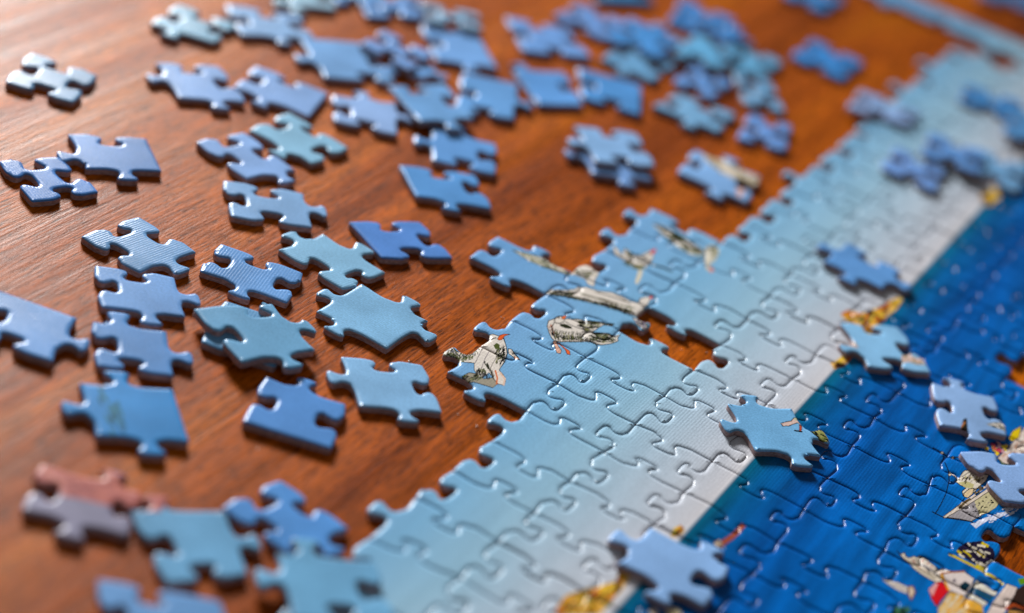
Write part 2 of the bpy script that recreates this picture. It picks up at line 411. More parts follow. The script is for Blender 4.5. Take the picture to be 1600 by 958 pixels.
# spire and little town
sp = [(1401,861),(1408,866),(1413,863),(1415,869),(1420,872),(1428,869),(1433,871),(1437,868),(1444,870),(1456,880),(1468,890),(1477,897),(1472,906),(1468,913),(1455,906),(1440,897),(1428,888),(1421,879),(1412,873)]
A.poly(sp, (208,196,180), outline=INK, ow=1.1)
A.strokes([(1425,874),(1437,869),(1450,878),(1470,893),(1462,903),(1436,890)], [INK,(150,70,50),(120,110,100)], 26, 6, 40, 1.1, seed=51)
A.poly([(1437,870),(1444,871),(1462,885),(1467,893),(1460,894),(1436,878)], (214,204,192), outline=INK, ow=.9); dots([(1442,875),(1450,880),(1456,885)], (170,60,50), 1.8)
A.line([(1440,881),(1458,892)], (40,50,90), 1.6); A.line([(1432,886),(1462,904)], (160,150,130), 2.6)
A.poly([(1462,893),(1473,887),(1487,893),(1480,900),(1470,902)], (212,200,190), outline=INK, ow=.8)
A.poly([(1451,921),(1462,910),(1472,908),(1484,922),(1470,938),(1464,948),(1456,936)], (206,24,36), outline=INK, ow=1)
A.poly([(1451,921),(1462,910),(1466,912),(1460,926),(1457,932)], (214,150,150))
A.poly([(1473,897),(1488,894),(1506,893),(1522,904),(1519,916),(1508,931),(1498,928),(1484,922)], (212,200,196), outline=INK, ow=1)
A.line([(1470,896),(1488,894),(1507,893)], (150,84,50), 2.2); A.line([(1471,898),(1478,911),(1483,922)], (224,160,40), 2.6)
A.poly([(1489,905),(1493,904),(1494,909),(1489,910)], (110,100,110)); A.poly([(1500,914),(1508,908),(1517,914),(1509,925),(1501,920)], (16,46,60))
A.poly([(1484,924),(1498,928),(1508,932),(1535,945),(1538,966),(1466,966),(1466,950)], (206,160,70))
A.strokes([(1484,924),(1508,932),(1535,945),(1538,966),(1466,966),(1466,950)], [(214,184,130),(220,160,50),(206,190,160)], 40, 12, -50, 4, seed=52)
A.poly([(1525,906),(1559,925),(1554,932),(1520,916)], (206,202,190), outline=INK, ow=.8); A.poly([(1520,916),(1552,932),(1548,940),(1514,922)], (18,74,104))
A.poly([(1510,930),(1516,924),(1544,940),(1538,948)], (206,202,190), outline=INK, ow=.8)
A.poly([(1523,905),(1530,899),(1548,905),(1556,912),(1550,915)], (14,80,140))
A.poly([(1573,912),(1590,918),(1586,928),(1574,948),(1566,966),(1538,966),(1552,940)], (208,192,184), outline=INK, ow=.8)
A.poly([(1590,920),(1606,910),(1606,966),(1570,966),(1576,946),(1584,930)], (50,36,28)); A.line([(1572,950),(1585,944),(1604,950)], (150,60,20), 4); A.line([(1576,956),(1604,958)], (200,150,80), 3)
A.poly([(1590,905),(1602,902),(1604,912),(1594,914)], (90,140,20))
fl = [(1494,864),(1497,856),(1508,848),(1518,847),(1534,845),(1544,852),(1552,858),(1555,866),(1553,875),(1542,880),(1540,891),(1520,880)]
A.poly(fl, (26,22,50)); A.strokes(fl, [(214,204,186),(206,198,180),(200,178,20)], 17, 13, 28, 2.6, seed=53); A.strokes(fl, [(12,10,30)], 12, 8, -50, 1.6, seed=55)
A.line([(1484,866),(1520,884),(1550,900),(1568,912)], (200,176,20), 3.2); A.line([(1482,864),(1488,867)], INK, 1.4)
A.line([(1541,890),(1543,880),(1550,875),(1562,877)], (206,204,196), 3)
A.poly([(1578,888),(1604,902),(1604,895),(1580,884)], (206,202,190)); A.line([(1578,884),(1604,897)], (190,170,30), 2)
A.poly([(1377,904),(1390,906),(1404,910),(1419,917),(1418,928),(1402,922),(1388,913)], (200,192,186), outline=INK, ow=.7); A.line([(1380,905),(1400,915),(1417,922)], (120,110,110), 1)
A.poly([(1420,916),(1427,916),(1430,925),(1424,937),(1420,930)], (206,186,164), outline=(110,50,30), ow=1.6)
A.poly([(1398,945),(1410,950),(1420,962),(1390,962)], (24,50,44)); A.strokes([(1392,948),(1420,945),(1424,962),(1390,962)], [(24,50,44),(60,110,80)], 14, 8, 70, 3, seed=54)
A.poly([(1012,955),(1022,950),(1030,958),(1020,966)], (206,190,170)); A.poly([(1040,955),(1052,949),(1062,952),(1066,962),(1044,966)], (206,196,160))
IMG_A = A.image("assembled_print")

B = Sheet(-9.0, -8.0, 7.6, 12.5, 80)
L2 = 2.0
B.poly([(1220,662),(1226,660),(1236,658),(1241,653),(1245,652),(1248,656),(1256,663),(1252,665),(1246,661),(1240,663),(1232,666),(1223,666)], (206,180,172), L2, INK, .9)
B.poly([(1240,654),(1245,652),(1248,655),(1243,658)], (190,186,150), L2)
B.poly([(1249,664),(1253,666),(1252,675),(1249,674)], (190,70,40), L2, INK, .6); B.line([(1241,673),(1247,674),(1253,675)], INK, 1.8, L2)
tl = [(1258,664),(1268,664),(1280,666),(1290,673),(1296,683),(1294,690),(1284,689),(1276,682),(1266,674)]
B.poly(tl, (70,76,44), L2, INK, 1); B.strokes(tl, [INK, (150,150,90), (110,120,60), INK], 50, 10, 38, 1.2, L2, 61)
B.line([(1252,662),(1260,665),(1270,670)], (206,190,180), 1.6, L2)
c27 = [(1408,556),(1420,553),(1432,560),(1449,560),(1453,570),(1432,570),(1420,566),(1410,568)]
B.poly(c27, (190,176,166), L2); B.strokes(c27, [(120,110,60), (210,180,170)], 22, 7, 10, 2, L2, 62)
B.poly([(1296,522),(1308,516),(1320,524),(1336,534),(1342,545),(1326,541),(1308,536)], (180,165,160), L2); B.strokes([(1300,522),(1320,526),(1338,540),(1310,536)], [(60,56,36),(190,120,90)], 20, 7, 30, 2, L2, 63)
B.poly([(1502,668),(1505,655),(1511,654),(1512,675),(1504,678)], (40,34,28), L2); B.line([(1500,672),(1507,660)], (170,110,60), 2, L2)
c28 = [(1540,663),(1552,660),(1566,661),(1578,668),(1580,678),(1564,672),(1552,668)]
B.poly(c28, (150,152,150), L2); B.strokes(c28, [DKOL, CREAM, (60,60,54)], 30, 8, 15, 1.8, L2, 64)
b59 = [(1096,243),(1108,243),(1128,250),(1150,263),(1170,272),(1192,280),(1192,292),(1172,290),(1150,282),(1128,270),(1108,256)]
B.poly(b59, (196,186,172), 1); B.strokes(b59, [(150,140,110),(214,206,190)], 30, 14, 28, 3, 1, 65)
B.poly([(1150,281),(1158,279),(1172,287),(1166,293),(1154,289)], (56,56,40)); B.poly([(1150,294),(1160,292),(1164,302),(1156,310),(1150,302)], (205,170,165))
B.poly([(20,690),(180,700),(270,770),(250,800),(196,796),(150,786),(118,778),(80,774),(30,770)], (176,108,104), 1)
B.strokes([(50,716),(160,712),(225,770),(160,780),(90,765)], [(196,130,120),(150,84,84),(186,112,100)], 40, 26, 25, 6, 1, 66)
B.poly([(88,822),(128,822),(140,838),(128,866),(90,862)], (190,140,116), 1)
B.poly([(160,712),(186,712),(200,745),(176,738)], (120,104,140), 1)
B.strokes([(150,602),(178,604),(192,650),(200,680),(176,690),(156,640)], [(40,92,116),(60,120,140)], 26, 12, 60, 3.0, 1, 67)
IMG_B = B.image("loose_print")

# ---------------------------------------------------------------- materials
def nodes(name):
    m = bpy.data.materials.new(name); m.use_nodes = True
    nt = m.node_tree; p = nt.nodes["Principled BSDF"]
    return m, nt, p, nt.links.new
def N(nt, t, **kw):
    n = nt.nodes.new(t)
    for k, v in kw.items(): setattr(n, k, v)
    return n
def mixc(nt, blend='MIX'):
    n = nt.nodes.new('ShaderNodeMix'); n.data_type = 'RGBA'; n.blend_type = blend
    return n, n.inputs[0], n.inputs[6], n.inputs[7], n.outputs[2]

def print_material(name, sheet, img, assembled):
    m, nt, p, lk = nodes(name)
    uv = N(nt, 'ShaderNodeUVMap', uv_map='sheet')
    mp = N(nt, 'ShaderNodeMapping')
    mp.inputs['Location'].default_value = (-sheet.x0 / (sheet.x1 - sheet.x0), -sheet.y0 / (sheet.y1 - sheet.y0), 0)
    mp.inputs['Scale'].default_value = (1 / (sheet.x1 - sheet.x0), 1 / (sheet.y1 - sheet.y0), 1)
    lk(uv.outputs[0], mp.inputs['Vector'])
    ti = N(nt, 'ShaderNodeTexImage', image=img, extension='CLIP', interpolation='Linear')
    lk(mp.outputs[0], ti.inputs[0])
    # undercolour
    if assembled:
        sep = N(nt, 'ShaderNodeSeparateXYZ'); lk(uv.outputs[0], sep.inputs[0])
        wob = N(nt, 'ShaderNodeTexNoise'); wob.inputs['Scale'].default_value = .55; wob.inputs['Detail'].default_value = 3
        lk(uv.outputs[0], wob.inputs['Vector'])
        sgn = N(nt, 'ShaderNodeMath', operation='MULTIPLY_ADD'); sgn.inputs[1].default_value = .5; sgn.inputs[2].default_value = -.25
        lk(wob.outputs['Fac'], sgn.inputs[0])
        # the sky wobbles, the horizon stays straight
        hz = N(nt, 'ShaderNodeMapRange'); hz.inputs[1].default_value = 2.0; hz.inputs[2].default_value = 2.55; hz.inputs[3].default_value = 1; hz.inputs[4].default_value = 0
        lk(sep.outputs[0], hz.inputs[0])
        mu = N(nt, 'ShaderNodeMath', operation='MULTIPLY'); lk(sgn.outputs[0], mu.inputs[0]); lk(hz.outputs[0], mu.inputs[1])
        ad = N(nt, 'ShaderNodeMath', operation='ADD'); lk(sep.outputs[0], ad.inputs[0]); lk(mu.outputs[0], ad.inputs[1])
        nm = N(nt, 'ShaderNodeMapRange'); nm.inputs[1].default_value = -3.0; nm.inputs[2].default_value = 9.0
        lk(ad.outputs[0], nm.inputs[0])
        cr = N(nt, 'ShaderNodeValToRGB'); lk(nm.outputs[0], cr.inputs[0])
        stops = SKY_STOPS
        el = cr.color_ramp.elements
        for k, (x, c) in enumerate(stops):
            pos = (x + 3.0) / 12.0
            e = el[k] if k < 2 else el.new(pos)
            e.position = pos; e.color = c
        base = cr.outputs[0]
        # broad brush streaks in the water, running along the horizon
        st = N(nt, 'ShaderNodeMapping'); st.inputs['Scale'].default_value = (3.2, .35, 1); lk(uv.outputs[0], st.inputs[0])
        sn = N(nt, 'ShaderNodeTexNoise'); sn.inputs['Scale'].default_value = 1.6; sn.inputs['Detail'].default_value = 5; lk(st.outputs[0], sn.inputs['Vector'])
        sea = N(nt, 'ShaderNodeMapRange'); sea.inputs[1].default_value = 2.60; sea.inputs[2].default_value = 2.8; sea.inputs[3].default_value = .12; sea.inputs[4].default_value = .8
        lk(sep.outputs[0], sea.inputs[0])
        rr = N(nt, 'ShaderNodeMapRange'); rr.inputs[1].default_value = .25; rr.inputs[2].default_value = .75; rr.inputs[3].default_value = .45; rr.inputs[4].default_value = 1.6
        lk(sn.outputs['Fac'], rr.inputs[0])
        mx, f, a, b, o = mixc(nt, 'MULTIPLY'); lk(sea.outputs[0], f); lk(base, a); lk(rr.outputs[0], b); base = o
    else:
        oi = N(nt, 'ShaderNodeObjectInfo')
        base = oi.outputs['Color']
        sn = N(nt, 'ShaderNodeTexNoise'); sn.inputs['Scale'].default_value = 1.1; sn.inputs['Detail'].default_value = 3; lk(uv.outputs[0], sn.inputs['Vector'])
        rr = N(nt, 'ShaderNodeMapRange'); rr.inputs[1].default_value = .3; rr.inputs[2].default_value = .7; rr.inputs[3].default_value = .82; rr.inputs[4].default_value = 1.15
        lk(sn.outputs['Fac'], rr.inputs[0])
        mx, f, a, b, o = mixc(nt, 'MULTIPLY'); f.default_value = 1; lk(base, a); lk(rr.outputs[0], b); base = o
    mx, f, a, b, o = mixc(nt); lk(ti.outputs['Alpha'], f); lk(base, a); lk(ti.outputs['Color'], b); base = o
    # print grain
    gn = N(nt, 'ShaderNodeTexNoise'); gn.inputs['Scale'].default_value = 34; gn.inputs['Detail'].default_value = 2; lk(uv.outputs[0], gn.inputs['Vector'])
    gr = N(nt, 'ShaderNodeMapRange'); gr.inputs[1].default_value = .3; gr.inputs[2].default_value = .7; gr.inputs[3].default_value = .86; gr.inputs[4].default_value = 1.14
    lk(gn.outputs['Fac'], gr.inputs[0])
    mx, f, a, b, o = mixc(nt, 'MULTIPLY'); f.default_value = 1; lk(base, a); lk(gr.outputs[0], b); base = o
    lk(base, p.inputs['Base Color'])
    # linen relief: fine ribs one way, weaker threads the other
    ul = N(nt, 'ShaderNodeUVMap', uv_map='linen')
    wv = N(nt, 'ShaderNodeTexWave', wave_type='BANDS', bands_direction='X', wave_profile='SIN')
    wv.inputs['Scale'].default_value = 7.6; wv.inputs['Distortion'].default_value = 1.6; wv.inputs['Detail'].default_value = 2; wv.inputs['Detail Scale'].default_value = 3
    lk(ul.outputs[0], wv.inputs['Vector'])
    w2 = N(nt, 'ShaderNodeTexNoise'); w2.inputs['Scale'].default_value = 26; w2.inputs['Detail'].default_value = 3; lk(ul.outputs[0], w2.inputs['Vector'])
    pm = N(nt, 'ShaderNodeTexNoise'); pm.inputs['Scale'].default_value = .9; lk(ul.outputs[0], pm.inputs['Vector'])
    pr = N(nt, 'ShaderNodeMapRange'); pr.inputs[1].default_value = .35; pr.inputs[2].default_value = .65; pr.inputs[3].default_value = .35; pr.inputs[4].default_value = 1.0
    lk(pm.outputs['Fac'], pr.inputs[0])
    mm = N(nt, 'ShaderNodeMath', operation='MULTIPLY'); lk(wv.outputs['Fac'], mm.inputs[0]); lk(pr.outputs[0], mm.inputs[1])
    m2 = N(nt, 'ShaderNodeMath', operation='MULTIPLY_ADD'); m2.inputs[1].default_value = .9; lk(w2.outputs['Fac'], m2.inputs[0]); lk(mm.outputs[0], m2.inputs[2])
    bp = N(nt, 'ShaderNodeBump'); bp.inputs['Strength'].default_value = 1.0; bp.inputs['Distance'].default_value = 0.000025
    lk(m2.outputs[0], bp.inputs['Height']); lk(bp.outputs[0], p.inputs['Normal'])
    p.inputs['Roughness'].default_value = .26
    p.inputs['Specular IOR Level'].default_value = .038
    return m

K = 1.0
SKY_STOPS = [(-3.0, srgb(96,150,205)), (-1.2, srgb(112,162,208)), (0.2, srgb(120,172,208)), (1.0, srgb(142,182,206)), (1.7, srgb(166,188,206)),
             (2.35, srgb(184,192,204)), (2.60, srgb(194,196,204)), (2.675, srgb(198,198,204)), (2.69, srgb(0,84,114)), (2.76, srgb(0,92,126)), (2.95, srgb(0,86,144)),
             (3.5, srgb(0,80,156)), (5.2, srgb(0,98,178)), (6.6, srgb(0,112,190)), (9.0, srgb(0,110,190))]
HSTOP = 2.69
MAT_A = print_material("sheet_print", A, IMG_A, True)
MAT_B = print_material("loose_print", B, IMG_B, False)

def card_material():
    m, nt, p, lk = nodes("grey_card")
    tc = N(nt, 'ShaderNodeTexCoord')
    mp = N(nt, 'ShaderNodeMapping'); mp.inputs['Scale'].default_value = (900, 900, 2600); lk(tc.outputs['Object'], mp.inputs[0])
    n1 = N(nt, 'ShaderNodeTexNoise'); n1.inputs['Scale'].default_value = 1.0; n1.inputs['Detail'].default_value = 4; lk(mp.outputs[0], n1.inputs['Vector'])
    cr = N(nt, 'ShaderNodeValToRGB'); lk(n1.outputs['Fac'], cr.inputs[0])
    cr.color_ramp.elements[0].position = .3; cr.color_ramp.elements[0].color = (.20, .14, .145, 1)
    cr.color_ramp.elements[1].position = .72; cr.color_ramp.elements[1].color = (.50, .37, .37, 1)
    lk(cr.outputs[0], p.inputs['Base Color'])
    bp = N(nt, 'ShaderNodeBump'); bp.inputs['Strength'].default_value = .6; bp.inputs['Distance'].default_value = .0001
    lk(n1.outputs['Fac'], bp.inputs['Height']); lk(bp.outputs[0], p.inputs['Normal'])
    p.inputs['Roughness'].default_value = .85; p.inputs['Specular IOR Level'].default_value = .2
    return m
CARD = card_material()

def wood_material():
    m, nt, p, lk = nodes("varnished_wood")
    tc = N(nt, 'ShaderNodeTexCoord')
    def coord(sx, sy, rot=0):
        mp = N(nt, 'ShaderNodeMapping'); mp.inputs['Scale'].default_value = (sx, sy, 1); mp.inputs['Rotation'].default_value = (0, 0, rot)
        lk(tc.outputs['Object'], mp.inputs[0]); return mp.outputs[0]
    def noise(vec, scale, det=4, dist=0.0, rough=.5):
        n = N(nt, 'ShaderNodeTexNoise'); n.inputs['Scale'].default_value = scale; n.inputs['Detail'].default_value = det
        n.inputs['Distortion'].default_value = dist; n.inputs['Roughness'].default_value = rough
        lk(vec, n.inputs['Vector']); return n.outputs['Fac']
    r = math.radians(4)
    big = noise(coord(30, 3.0, r), 1.0, 3, .6)
    mid = noise(coord(150, 5, r), 1.0, 4, .25)
    fine = noise(coord(1300, 75, r), 1.0, 4, .3, .62)
    cr = N(nt, 'ShaderNodeValToRGB'); lk(big, cr.inputs[0])
    e = cr.color_ramp.elements
    e[0].position = .28; e[0].color = (.20, .034, .0008, 1); e[1].position = .74; e[1].color = (.62, .165, .002, 1)
    x = e.new(.5); x.color = (.41, .085, .001, 1)
    mr = N(nt, 'ShaderNodeMapRange'); mr.inputs[1].default_value = .3; mr.inputs[2].default_value = .7; mr.inputs[3].default_value = .78; mr.inputs[4].default_value = 1.18
    lk(mid, mr.inputs[0])
    mx, f, a, b, o = mixc(nt, 'MULTIPLY'); f.default_value = 1; lk(cr.outputs[0], a); lk(mr.outputs[0], b)
    fr = N(nt, 'ShaderNodeMapRange'); fr.inputs[1].default_value = .38; fr.inputs[2].default_value = .62; fr.inputs[3].default_value = .42; fr.inputs[4].default_value = 1.22
    lk(fine, fr.inputs[0])
    mx, f, a, b, o2 = mixc(nt, 'MULTIPLY'); f.default_value = .8; lk(o, a); lk(fr.outputs[0], b)
    # dark open pores: short fine dashes along the grain
    pore = noise(coord(2300, 210, r), 1.0, 2, .2, .5)
    po = N(nt, 'ShaderNodeMapRange'); po.inputs[1].default_value = .56; po.inputs[2].default_value = .64; po.inputs[3].default_value = 1.0; po.inputs[4].default_value = .38
    lk(pore, po.inputs[0])
    mx, f, a, b, o3 = mixc(nt, 'MULTIPLY'); f.default_value = 1; lk(o2, a); lk(po.outputs[0], b); o2 = o3
    lk(o2, p.inputs['Base Color'])
    # relief: open pores along the grain, small bumps in the varnish
    grit = noise(coord(1400, 900), 1.0, 3, 0)
    soft = noise(coord(300, 8, r), 1.0, 3, .2)
    h1 = N(nt, 'ShaderNodeMath', operation='MULTIPLY_ADD'); h1.inputs[1].default_value = 1.0; lk(fine, h1.inputs[0])
    g1 = N(nt, 'ShaderNodeMath', operation='MULTIPLY'); g1.inputs[1].default_value = .5; lk(grit, g1.inputs[0]); lk(g1.outputs[0], h1.inputs[2])
    h2 = N(nt, 'ShaderNodeMath', operation='MULTIPLY_ADD'); h2.inputs[1].default_value = 1.3; lk(soft, h2.inputs[0]); lk(h1.outputs[0], h2.inputs[2])
    bp = N(nt, 'ShaderNodeBump'); bp.inputs['Strength'].default_value = 1.0; bp.inputs['Distance'].default_value = .00009
    lk(h2.outputs[0], bp.inputs['Height']); lk(bp.outputs[0], p.inputs['Normal'])
    rg = N(nt, 'ShaderNodeMapRange'); rg.inputs[1].default_value = .3; rg.inputs[2].default_value = .7; rg.inputs[3].default_value = .34; rg.inputs[4].default_value = .46
    lk(mid, rg.inputs[0]); lk(rg.outputs[0], p.inputs['Roughness'])
    p.inputs['Specular IOR Level'].default_value = .025
    return m
WOOD = wood_material()

# ---------------------------------------------------------------- table
def table():
    bm = bmesh.new()
    bmesh.ops.create_cube(bm, size=1)
    for v in bm.verts:
        v.co.x *= 1.7; v.co.y *= 2.2; v.co.z = v.co.z * .03 - .015
    bmesh.ops.bevel(bm, geom=bm.edges[:], offset=.003, segments=3, affect='EDGES')
    me = bpy.data.meshes.new("wooden_table"); bm.to_mesh(me); bm.free()
    me.materials.append(WOOD)
    o = bpy.data.objects.new("wooden_table", me); scene.collection.objects.link(o)
    o.location = (0, .35, 0)
    o["label"] = "varnished reddish brown wooden table lying under all the jigsaw pieces"
    o["category"] = "table"
table()

# ---------------------------------------------------------------- assembled jigsaw
ASP = 1.18387
COLS = {-2: -2.0, -1: -1.0, 0: 0.0, 1: 1.0, 2: 1.967, 3: 3.064, 4: 4.019, 5: 5.05, 6: 6.05, 7: 7.05, 8: 8.05}
ROWO = dict(zip(range(-5, 7), [-0.005, -0.038, -0.022, 0.020, 0.014, 0.072, 0.054, 0.023, -0.001, 0.001, -0.075, -0.015]))
MEAS = {(-1,0):(967,516),(0,0):(915.3,558),(1,0):(871.3,598.8),(2,0):(822.5,641.3),(3,0):(767.5,688.8),(4,0):(707.5,734.4),(5,0):(649.5,776),(6,0):(576,840),
 (-2,0):(1013,480),(-3,0):(1055,442),(-4,0):(1092.5,408),
 (-2,1):(1127,538.8),(-1,1):(1085,577),(0,1):(1038.6,618.5),(1,1):(993.1,662.5),(2,1):(945,706),(3,1):(890.6,752.5),(4,1):(835,802),(5,1):(778,847),(6,1):(720,903),
 (-3,1):(1168,499),(-4,1):(1205,463),(-5,1):(1237,429),(-3,2):(1275,554),(-2,2):(1238.8,592),(1,2):(1113,720.6),(2,2):(1068.8,769.4),
 (-2,3):(1366,652.5),(-1,3):(1332,696),(0,3):(1293,746),(1,3):(1256,795),(2,3):(1215,847),(3,3):(1176.7,895.6),
 (-2,4):(1480.6,713),(-1,4):(1452.5,757.5),(0,4):(1416,805.6),(1,4):(1382.5,860),(2,4):(1349,908),
 (-1,-1):(853,459.5),(0,-1):(798,499.5),(1,-1):(750,540),(2,-1):(698,580),(-2,-1):(895,425),(-5,-1):(1018,324),(-2,-2):(778,369),(-1,-2):(733,402)}
def J(i, j):
    if (i, j) in MEAS: return unproject(*MEAS[(i, j)])
    r = random.Random(i * 91 + j * 7 + 5)
    return np.array([ASP * COLS[j] + r.uniform(-.018, .018), -(i + ROWO.get(i, 0)) + r.uniform(-.018, .018)])

VT = {(-1,0):1,(0,0):-1,(1,0):-1,(-2,0):-1,(-1,1):-1,(0,1):-1,(-2,1):-1,(1,1):1,(2,1):-1,(3,1):-1,(4,1):-1,(5,1):-1,(-3,1):1,
      (-2,2):1,(0,2):-1,(1,2):1,(2,2):1,(-3,2):1,(-2,3):1,(-1,3):1,(0,3):-1,(1,3):1,(2,3):1,(-3,3):1,(-1,4):1,(-2,4):-1,(0,4):-1,(1,4):-1,
      (2,0):1,(3,0):-1,(4,0):-1,(5,0):1,(-6,0):-1,(-7,0):-1,(-8,0):-1,(-9,0):1,(-10,0):-1,(-11,0):-1,
      (-5,-1):1,(-4,-1):1,(-3,-1):-1,(-2,-1):-1,(-1,-1):-1,(0,-1):1,(1,-1):1,(-2,-2):-1,(-1,5):1}
HT = {(0,0):-1,(1,0):1,(2,0):1,(3,0):-1,(4,0):1,(5,0):-1,(6,0):1,(-1,0):1,(-2,0):-1,(0,1):1,(-1,1):-1,(1,1):-1,(2,1):1,(3,1):-1,(4,1):-1,(5,1):-1,
      (-2,1):-1,(-3,1):-1,(-4,1):-1,(-2,2):1,(1,2):-1,(2,2):-1,(-3,2):-1,(-1,3):1,(0,3):-1,(1,3):1,(2,3):-1,(-2,3):1,(-3,3):1,(0,4):-1,(1,4):1,
      (2,-1):-1,(-5,-1):-1,(-2,-2):1,(-1,-2):-1,(1,-1):1,(0,-1):-1,(-1,-1):-1,(-1,5):-1}
def vedge(i, j):      # on line j from J(i,j) (far) to J(i+1,j) (near); +1 = tab towards -x
    s = VT.get((i, j)); r = random.Random(i * 131 + j * 17 + 3)
    rs = r.choice((1, -1)); c = r.uniform(.44, .56)
    s = rs if s is None else s
    # travel is towards -y, left of travel is +x
    return edge_curve(J(i, j), J(i + 1, j), -s, c, r, 3)
def hedge(i, j):      # on line i from J(i,j) to J(i,j+1); +1 = tab towards +y (far)
    s = HT.get((i, j)); r = random.Random(i * 71 + j * 37 + 11)
    rs = r.choice((1, -1)); c = r.uniform(.44, .56)
    s = rs if s is None else s
    if i in (-20,): s = 0
    return edge_curve(J(i, j), J(i, j + 1), s, c, r, 3)

def in_view(q, m=110):
    v = ROT @ (np.array([q[0], q[1], T]) - CAMZ)
    x, y = W / 2 + FPX * v[0] / v[2], H / 2 + FPX * v[1] / v[2]
    return -m < x < W + m and -m < y < H + m

root = bpy.data.objects.new("assembled_jigsaw", None); scene.collection.objects.link(root)
root["label"] = "large assembled part of the jigsaw showing pale sky, white gulls, blue sea and a harbour"
root["category"] = "jigsaw puzzle"
missing = {(-2, 0), (-1, 5), (-6, 4), (-19, -1), (-19, 0)}
cells = []
for i in range(-20, 12):
    for j in range(-2, 8):
        if (i, j) in missing: continue
        if j == -1 and not (-5 <= i <= 1 or i == -20): continue
        if j == -2 and i not in (-2, -20): continue
        cells.append((i, j))
for i, j in cells:
    c = (J(i, j) + J(i + 1, j + 1)) / 2
    if not in_view(c): continue
    top, bot, lef, rig = hedge(i, j), hedge(i + 1, j), vedge(i, j), vedge(i, j + 1)
    rev = lambda e, q: [np.array(q)] + e[:0:-1]
    P = outline_from([top, rig, rev(bot, J(i + 1, j + 1)), rev(lef, J(i + 1, j))])
    r = random.Random(i * 5 + j * 1013)
    o = piece_mesh("puzzle_piece", P, 0.0, T + r.uniform(-.004, .004), (np.zeros(2), np.array([1.0, 0.0])), [MAT_A, CARD], gap=.0014, bev=.076, drop=.021,
                   tilt=(r.uniform(-.006, .006), r.uniform(-.006, .006)))
    o.parent = root

# ---------------------------------------------------------------- loose pieces
PW, BL, DB, TE, LT, MB = (112,146,198), (74,126,188), (34,108,178), (118,168,190), (124,156,196), (92,136,184)
def quad_piece(label, q, codes, tint, lv=1, group=None, tilt=None, seed=0):
    P4 = [unproject(x, y, lv) for x, y in q]
    r = random.Random(seed * 77 + 1)
    es = []
    for k in range(4):
        a, b = P4[k], P4[(k + 1) % 4]
        code = codes[k]; s = {'+': 1, '-': -1, '0': 0}[code[0]]
        c = float(code[1:]) if len(code) > 1 else .5
        es.append(edge_curve(a, b, s, c, r, 3))
    P = outline_from(es)
    if signed_area(np.array(P4)) > 0:
        pass
    z1 = lv * T + (seed % 23) * 0.00035
    u = P4[1] - P4[0]; u = u / np.linalg.norm(u)
    if seed % 3 == 1: u = np.array([-u[1], u[0]])
    o = piece_mesh("loose_puzzle_piece", P, (lv - 1) * T + .001, z1, (P4[0], u), [MAT_B, CARD], tilt=tilt)
    o.color = srgb(*(t * .72 + m * .28 + (22 if tint[0] > 104 else 14) for t, m in zip(tint, (92, 140, 196))))
    o["label"] = label; o["category"] = "puzzle piece"
    o["group"] = group or "loose jigsaw pieces scattered on the wooden table"
    return o

